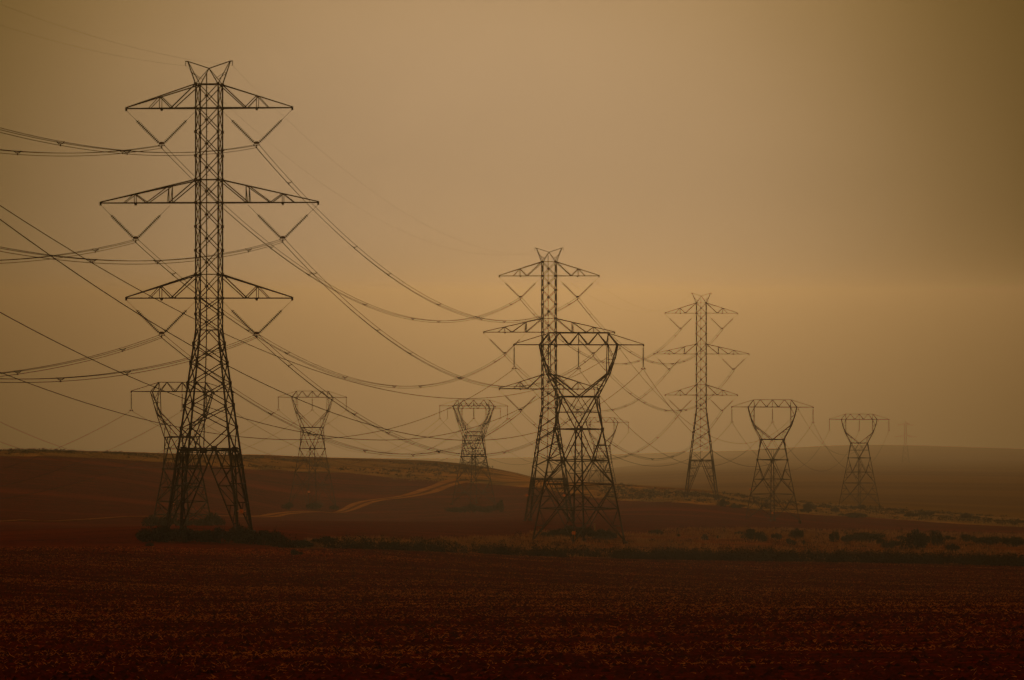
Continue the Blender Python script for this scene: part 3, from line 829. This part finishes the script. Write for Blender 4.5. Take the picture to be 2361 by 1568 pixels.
NAMES_W = {"A1": "the nearest waisted pylon", "A2": "the dark right waisted pylon", "A3": "the paler right waisted pylon",
           "B1": "the half hidden pylon", "B2": "the pylon above the oval shrub clump", "B3": "the faintest pylon",
           "C1": "the pylon over three shrubs", "C2": "the faint second waisted pylon"}
WATT = [("left", -10.4, -3.86, 13.4, .036), ("centre", 0, -3.86, 13.4, .036), ("right", 10.4, -3.86, 13.4, .036), ("pilot", 6.65, -.62, 11.7, .032)]
def w_span(k0, k1, out=None, dz=0.0, sagk=1.0):
    for nm, x, dzl, sag, r in WATT:
        what = f"{nm} insulators' wire" if nm != "pilot" else "pilot wire"
        g = "single wires of the " + {"A": "nearer", "B": "middle", "C": "farther"}[(k1 or k0)[0]] + " waisted pylons"
        if nm == "pilot" and (k1 or k0)[0] != "A": continue
        if k0 is None:
            q = world_pt(WP[k1][0], (x, 0, WP[k1][1] + dzl)); p = q + out + Vector((0, 0, dz))
            lab = (f"single wire from {NAMES_W[k1]}'s {nm} insulator out past the left edge" if nm != "pilot" else f"single pilot wire from below {NAMES_W[k1]}'s beam out past the left edge")
        else:
            p = world_pt(WP[k0][0], (x, 0, WP[k0][1] + dzl)); q = world_pt(WP[k1][0], (x, 0, WP[k1][1] + dzl))
            lab = f"{what} from {NAMES_W[k0]} to {NAMES_W[k1]}"
        single_wire("overhead_wire", p, q, sag * sagk, r, lab, "wire", g)
BACK = Matrix.Rotation(W_YAW, 3, 'Z') @ Vector((0, -424, 0))
w_span(None, "A1", BACK, 17.3); w_span("A1", "A2"); w_span("A2", "A3")
w_span(None, "B1", BACK, 9.0); w_span("B1", "B2"); w_span("B2", "B3")
w_span(None, "C1", BACK, 8.0); w_span("C1", "C2")
# ------------------------------------------------------------------ shrubs
def shrub_meshes(seed, leaves, lobes, flat, twigs):
    r = np.random.default_rng(seed)
    cs = []
    for i in range(lobes):
        a = r.uniform(0, 2 * math.pi); q = r.uniform(0, .62) ** .7
        cs.append((math.cos(a) * q, math.sin(a) * q, r.uniform(.28, .62) * (1 - .45 * q), r.uniform(.22, .40)))
    cs = np.array(cs)
    k = r.integers(0, lobes, leaves)
    dr = r.normal(size=(leaves, 3)); dr /= np.linalg.norm(dr, axis=1)[:, None]
    rad = cs[k, 3] * r.uniform(0.15, 1.08, leaves) ** .5
    P_ = cs[k, :3] + dr * rad[:, None] * np.array([1, 1, flat])
    P_[:, 2] = np.abs(P_[:, 2])
    nrm = dr + r.normal(size=(leaves, 3)) * .7; nrm /= np.linalg.norm(nrm, axis=1)[:, None]
    t1 = np.cross(nrm, r.normal(size=(leaves, 3))); t1 /= np.linalg.norm(t1, axis=1)[:, None]; t2 = np.cross(nrm, t1)
    s = r.uniform(.025, .06, leaves)[:, None]
    V = np.stack([P_ - t1 * s, P_ + t2 * s * .55, P_ + t1 * s * 1.3, P_ - t2 * s * .55], 1).reshape(-1, 3)
    Fq = np.arange(leaves * 4).reshape(-1, 4)
    fo = np_mesh("foliage", V, Fq, M_LEAF)
    m = MB()
    for i in range(lobes + twigs):
        if i < lobes: tip = Vector(cs[i, :3])
        else:
            c = cs[r.integers(0, lobes)]; tip = Vector((c[0] + r.normal() * .12, c[1] + r.normal() * .12, min(1.12, c[2] + c[3] * r.uniform(.8, 1.35))))
        base = Vector((tip.x * .2, tip.y * .2, -.12)); midp = base.lerp(tip, .5) + Vector((r.normal() * .04, r.normal() * .04, .02))
        m.tube([base, midp, tip], [.028, .018, .006], 4)
    st = m.build("stem", M_TWIG)
    return fo, st
SH = [shrub_meshes(3, 2600, 9, .8, 10), shrub_meshes(5, 2600, 12, .7, 14), shrub_meshes(8, 2200, 7, 1.0, 8), shrub_meshes(13, 2600, 14, .6, 12), shrub_meshes(21, 1800, 6, .9, 9)]
_used = set()
def shrub(var, u, v, w, h, label, group, d=None, sink=0.0, name="shrub"):
    """w = width, h = height in metres; v = row of its foot, or d = distance"""
    if d is None: d = dist_at(u, v)
    x = (u - CU) / FPX * d
    root = empty(name, (x, d, gz(x, d) - sink), random.uniform(0, 6.28)); tag(root, label, "shrub", group)
    for o in SH[var]:
        c = o if var not in _used else o.copy()
        if var in _used: COL.objects.link(c)
        c.parent = root
        zmax = 0.95
        c.scale = (w / 1.7, w / 1.7 * random.uniform(.8, 1.1), h / zmax)
    _used.add(var)
    return root
g = "shrubs round the foot of the tallest pylon"
for i, (u, w, h, dd, lab) in enumerate([
    (338, 3.4, 1.7, 541, "low shrub at the left end of the big clump below the tallest pylon"),
    (378, 3.6, 2.3, 541.5, "rounded shrub just left of the tallest pylon's left feet"),
    (424, 3.6, 2.0, 540.5, "shrub in front of the tallest pylon's left feet"),
    (470, 3.4, 1.8, 541.5, "lowest shrub in the middle of the tallest pylon's clump"),
    (512, 3.4, 1.9, 540.5, "shrub in the big clump under the orange plate's left side"),
    (558, 3.6, 2.4, 541.5, "shrub in front of the tallest pylon's right feet"),
    (604, 3.5, 2.1, 540.8, "shrub right of the tallest pylon's right feet"),
    (639, 2.7, 1.7, 540.2, "last small shrub at the right end of the tallest pylon's clump")]):
    shrub(i % 5, u, None, w * 1.15, h * 1.3, lab, g, dd, .1)
g = "shrubs round the waisted pylon behind the tallest one"
for i, (u, w, h, dd, lab) in enumerate([
    (352, 3.6, 2.4, 868, "leftmost shrub of the clump behind the tallest pylon's left legs"),
    (385, 3.8, 2.2, 869, "second shrub of the back clump, seen past the tallest pylon's left leg"),
    (425, 3.8, 1.6, 868, "low shrub of the back clump between the tallest pylon's legs"),
    (462, 3.6, 1.7, 868.5, "dense low shrub of the back clump left of its pointed tallest shrub"),
    (487, 2.6, 3.1, 868.5, "tallest pointed shrub of the back clump between the tallest pylon's legs"),
    (504, 2.4, 2.0, 868, "rightmost shrub of the back clump between the tallest pylon's legs")]):
    shrub((i + 2) % 5, u, None, w * 1.15, h * 1.25, lab, g, dd, .1)
g = "shrubs under the waisted pylon left of the track"
for i, (u, v, w, h, lab) in enumerate([(664, 1175, 3.2, 2.5, "round dark shrub left of the orange plate at the pale track's left end"),
    (722, 1175, 4.6, 2.7, "wide dark shrub under the small orange plate left of the track"),
    (767, 1176, 3.4, 1.5, "low dark shrub just left of where the pale track climbs")]):
    shrub(i, u, v, w * 1.1, h * 1.15, lab, g)
g = "shrubs under the waisted pylon right of the track"
for i, (u, v, w, h, lab) in enumerate([(1052, 1180, 5.2, 1.6, "low left shrub of the oval clump right of the pale track"),
    (1092, 1181, 6.2, 2.3, "middle shrub of the oval clump right of the pale track"), (1128, 1181, 4.8, 2.0, "shrub left of the tall one in the oval clump right of the track"),
    (1152, 1180, 3.2, 3.3, "tall right end shrub of the oval clump right of the pale track")]):
    shrub((i + 1) % 5, u, v + 1, w * 1.25, h * 1.3, lab, g)
g = "shrubs under the nearest waisted pylon"
for i, (u, v, w, h, lab) in enumerate([(1272, 1240, 3.0, 1.5, "low shrub left of the nearest waisted pylon's foot"), (1305, 1238, 3.8, 2.1, "dark shrub left of the bright orange plate"),
    (1345, 1240, 3.6, 2.4, "dark shrub behind the bright orange plate"), (1385, 1242, 3.6, 2.0, "dark shrub right of the bright orange plate"), (1412, 1244, 3.0, 1.5, "low shrub by the right leg of the nearest waisted pylon")]):
    shrub((i + 3) % 5, u, v, w * 1.2, h * 1.2, lab, g, None, .1)
g = "shrubs on the grass verge at right"
S_ = 1496 / 2361 / 1.735
VB = [(35, 302, 3.0, 1.6, "dark shrub on the verge just right of the nearest waisted pylon"), (180, 312, 1.2, .9, "tiny dark shrub on the verge, alone on pale grass"), (345, 334, 1.8, 1.5, "small round dark shrub low on the pale verge"),
      (432, 324, 1.0, 1.0, "smallest dark shrub left of the big one below the dark waisted pylon"), (562, 302, 1.9, 1.2, "small dark shrub left of the big one below the dark waisted pylon"), (650, 330, 4.6, 3.0, "big round dark shrub on the verge below the dark waisted pylon"),
      (705, 342, 2.2, 2.0, "small shrub touching the right foot of the big one below the dark waisted pylon"), (800, 328, 2.8, 1.7, "middling dark shrub on the verge between two big round ones"), (938, 326, 3.7, 2.7, "big ragged round shrub standing alone on the verge, right of the dark waisted pylon"),
      (880, 360, 2.9, 1.4, "low shrub below and left of the lone big ragged shrub"), (975, 366, 1.2, 1.3, "tiny shrub below the lone big ragged shrub"), (1168, 346, 3.0, 2.6, "dark round shrub, left of a touching pair on the right verge"),
      (1245, 346, 3.0, 2.2, "dark round shrub, right of a touching pair on the right verge"), (1365, 345, 7.2, 2.7, "very wide flat topped dark shrub on the right verge"), (1462, 360, 2.2, 1.7, "small shrub just right of the very wide flat topped one"),
      (1532, 386, 4.4, 2.2, "wide low shrub near the bottom of the right verge"), (1580, 332, 2.0, 1.3, "small shrub just left above the largest shrub clump on the right verge"), (1680, 392, 6.6, 4.6, "largest shrub on the right verge"),
      (1797, 366, 4.6, 3.6, "big round shrub just right of the largest one on the right verge"), (1890, 338, 2.8, 1.7, "small shrub on the far right verge beside a long dark one"), (2000, 345, 5.4, 2.0, "long dark shrub on the far right verge"),
      (1912, 402, 2.8, 2.0, "small round shrub low on the far right verge"), (2150, 362, 7.0, 2.4, "wide dark shrub on the verge near the right edge"), (2290, 372, 5.4, 2.6, "dark shrub on the verge cut by the right edge")]
for i, (x, y, w, h, lab) in enumerate(VB): shrub((i * 2 + i // 5) % 5, (2600 + x * .6336) / 1.735, (1950 + y * .6336) / 1.735, w * .88, h * .88, lab, g, None, .05)
g = "shrubs on the pale grass strip"
SB = [(465, 122, 4.0, 3.0, "dark shrub on the pale strip left of the dark waisted pylon"), (525, 131, 3.4, 1.7, "left of two small shrubs touching the dark waisted pylon's left foot"), (566, 132, 4.2, 1.5, "right of two small shrubs touching the dark waisted pylon's left foot"),
      (728, 132, 3.0, 2.0, "small shrub on the pale strip framed by the dark waisted pylon's legs"), (1002, 140, 4.6, 2.8, "rounded dark shrub on the pale strip right of the dark waisted pylon"), (990, 160, 5.0, 2.2, "low dark shrub on the pale strip's near edge right of the dark waisted pylon"),
      (1178, 156, 5.6, 1.9, "wide low shrub on the pale strip midway between two waisted pylons"), (1285, 190, 8.5, 2.0, "long flat dark shrub at the near edge of the pale strip"), (1328, 140, 6.5, 2.0, "flat dark shrub at the foot of the paler waisted pylon"),
      (1656, 188, 5.0, 1.9, "dark shrub on the pale strip right of the paler waisted pylon"), (1745, 178, 5.5, 1.9, "flat dark shrub on the far edge of the pale strip at right"), (1988, 200, 4.2, 2.4, "dark shrub on the pale strip near the right edge, left of a smaller one"), (2055, 200, 3.6, 1.4, "smaller flat shrub on the pale strip near the right edge")]
for i, (x, y, w, h, lab) in enumerate(SB): shrub((i + 1) % 5, (2600 + x * .6336) / 1.735, (1950 + y * .6336) / 1.735, w, h, lab, g, None, .05)
shrub(4, 680, 1281, 1.9, .8, "tiny dark weed clump alone on the near field below the verge", "weed clumps in the field", name="weed_clump")
shrub(2, 347, 1261, 1.3, .6, "tiny dark weed clump alone left of the big shrub clump", "weed clumps in the field", name="weed_clump")
shrub(0, 690, 1262, 4.0, 1.2, "low dark shrub just right of the tallest pylon's clump", "shrubs at the start of the verge")
shrub(3, 750, 1261, 3.4, 1.8, "pointed dark shrub at the left start of the verge", "shrubs at the start of the verge")

# ------------------------------------------------------------------ uncountable growth
def weeds(name, nn, u0, u1, dn, df, length, width, mat, label, cat, pw=1.0, clump=None, thr=.5, tilt=(1.15, .25)):
    u, d = scatter(nn, u0, u1, dn, df, pw)
    if clump:
        x = (u - CU) / FPX * d
        k = vnoise(x, d * .8, clump) * .6 + vnoise(x + 31, d * .8, clump * .35) * .4 > rng.normal(thr, .07, nn)
        u, d = u[k], d[k]
    return tag(stalks(name, u, d, length, width, tilt, mat), label, cat, kind="stuff")
# the dark weed bank along the far edge of the near field
def leaf_mounds(name, u, d, wid, hgt, per, leaf, mat, label, cat):
    """many low mounds of small leaves"""
    m = len(u); x = (u - CU) / FPX * d; z = height(u, d)
    w = wid * rng.uniform(.5, 1.7, m); h = hgt * rng.uniform(.5, 1.6, m)
    k = np.repeat(np.arange(m), per); N = len(k)
    dr = rng.normal(size=(N, 3)); dr /= np.linalg.norm(dr, axis=1)[:, None]; dr[:, 2] = np.abs(dr[:, 2])
    rad = rng.uniform(.25, 1.05, N) ** .6
    P_ = np.stack([x[k] + dr[:, 0] * rad * w[k] * .5, d[k] + dr[:, 1] * rad * w[k] * .5, z[k] + dr[:, 2] * rad * h[k]], -1)
    t1 = rng.normal(size=(N, 3)); t1 /= np.linalg.norm(t1, axis=1)[:, None]
    t2 = np.cross(t1, rng.normal(size=(N, 3))); t2 /= np.linalg.norm(t2, axis=1)[:, None]
    s = (leaf * rng.uniform(.5, 1.5, N))[:, None]
    V = np.stack([P_ - t1 * s, P_ + t2 * s * .6, P_ + t1 * s * 1.2, P_ - t2 * s * .6], 1).reshape(-1, 3)
    return tag(np_mesh(name, V, np.arange(N * 4).reshape(-1, 4), mat), label, cat, kind="stuff")
def patchy(nn, u0, u1, dn, df, size, thr, pw=1.0, soft=.06):
    u, d = scatter(nn, u0, u1, dn, df, pw); x = (u - CU) / FPX * d
    k = vnoise(x, d * .7, size) * .6 + vnoise(x + 31, d * .7, size * .35) * .4 > rng.normal(thr, soft, nn)
    return u[k], d[k]
u, d = patchy(5200, 640, 2480, lambda u: EDGE(u) + .5, lambda u: EDGE(u) + np.interp(u, [640, 900, 1180, 1500, 1800, 2400], [4, 6, 8, 13, 18, 20]), 6.0, .40)
hf = np.interp(u, [640, 1000, 1250, 1400, 2400], [.22, .3, .45, .9, 1.0])
k_ = rng.random(len(u)) < hf
leaf_mounds("dark_weeds", u[k_], d[k_], 1.5, 1.2, 46, .10, M_REED, "dark weeds growing along the far edge of the near field", "weeds")
weeds("verge_grass", 80000, 640, 2480, lambda u: EDGE(u) + 4, lambda u: VERGE_TOP(u) + 4, .55, .05, M_GRASS, "dry brown grass on the verge beyond the near field", "grass", 1.0, 7.0, .50)
u, d = patchy(900, 900, 2480, lambda u: EDGE(u) + 5, lambda u: VERGE_TOP(u), 9.0, .52)
leaf_mounds("low_scrub", u, d, 1.3, .7, 40, .09, M_REED, "low dark scrub dotted over the grass verge", "scrub")
weeds("pale_grass", 40000, -60, 2480, lambda u: STRIP_NEAR(u) - 8, lambda u: STRIP_FAR(u), .5, .09, M_PALEGRASS, "pale grass growing along the strip between the fields", "grass", .8, 20.0, .45)
u, d = patchy(5200, -60, 2480, lambda u: STRIP_NEAR(u) + 8, lambda u: STRIP_FAR(u) + 4, 26.0, .53, .8)
leaf_mounds("heath_scrub", u, d, 2.2, .75, 26, .17, M_SCRUB, "low dark scrub covering the grass strip", "scrub")
# pale marker post right of the nearest waisted pylon
pp = gpt((2000 + 958 * .3955) / 1.735, 1222)
m = MB(); m.box((0, 0, .55), .22, .16, 1.1); m.box((0, 0, 1.13), .28, .2, .08)
po = m.build("marker_post", M_POST); po.location = pp
tag(po, "short pale marker post beside the nearest waisted pylon", "post")

# ------------------------------------------------------------------ haze: one even closed box round the camera and the whole scene
hz = MB(); hz.box((0, 8300, 0), 11600, 16900, 1.0)
zlo, zhi = float(gv[:, 2].min()) - 1.0, 54.0
hz.v = [Vector((p.x, p.y, zhi if p.z > 0 else zlo)) for p in hz.v]
m_, t_, b_ = mat_new("haze")
t_.nodes.remove(b_)
pv = t_.nodes.new("ShaderNodeVolumePrincipled")
pv.inputs["Color"].default_value = (*HAZE_COL, 1)
pv.inputs["Density"].default_value = HAZE_D
pv.inputs["Anisotropy"].default_value = HAZE_G
t_.links.new(pv.outputs[0], t_.nodes["Material Output"].inputs["Volume"])
ho = hz.build("haze", m_)
tag(ho, "even brown haze filling the air", "haze", kind="stuff")
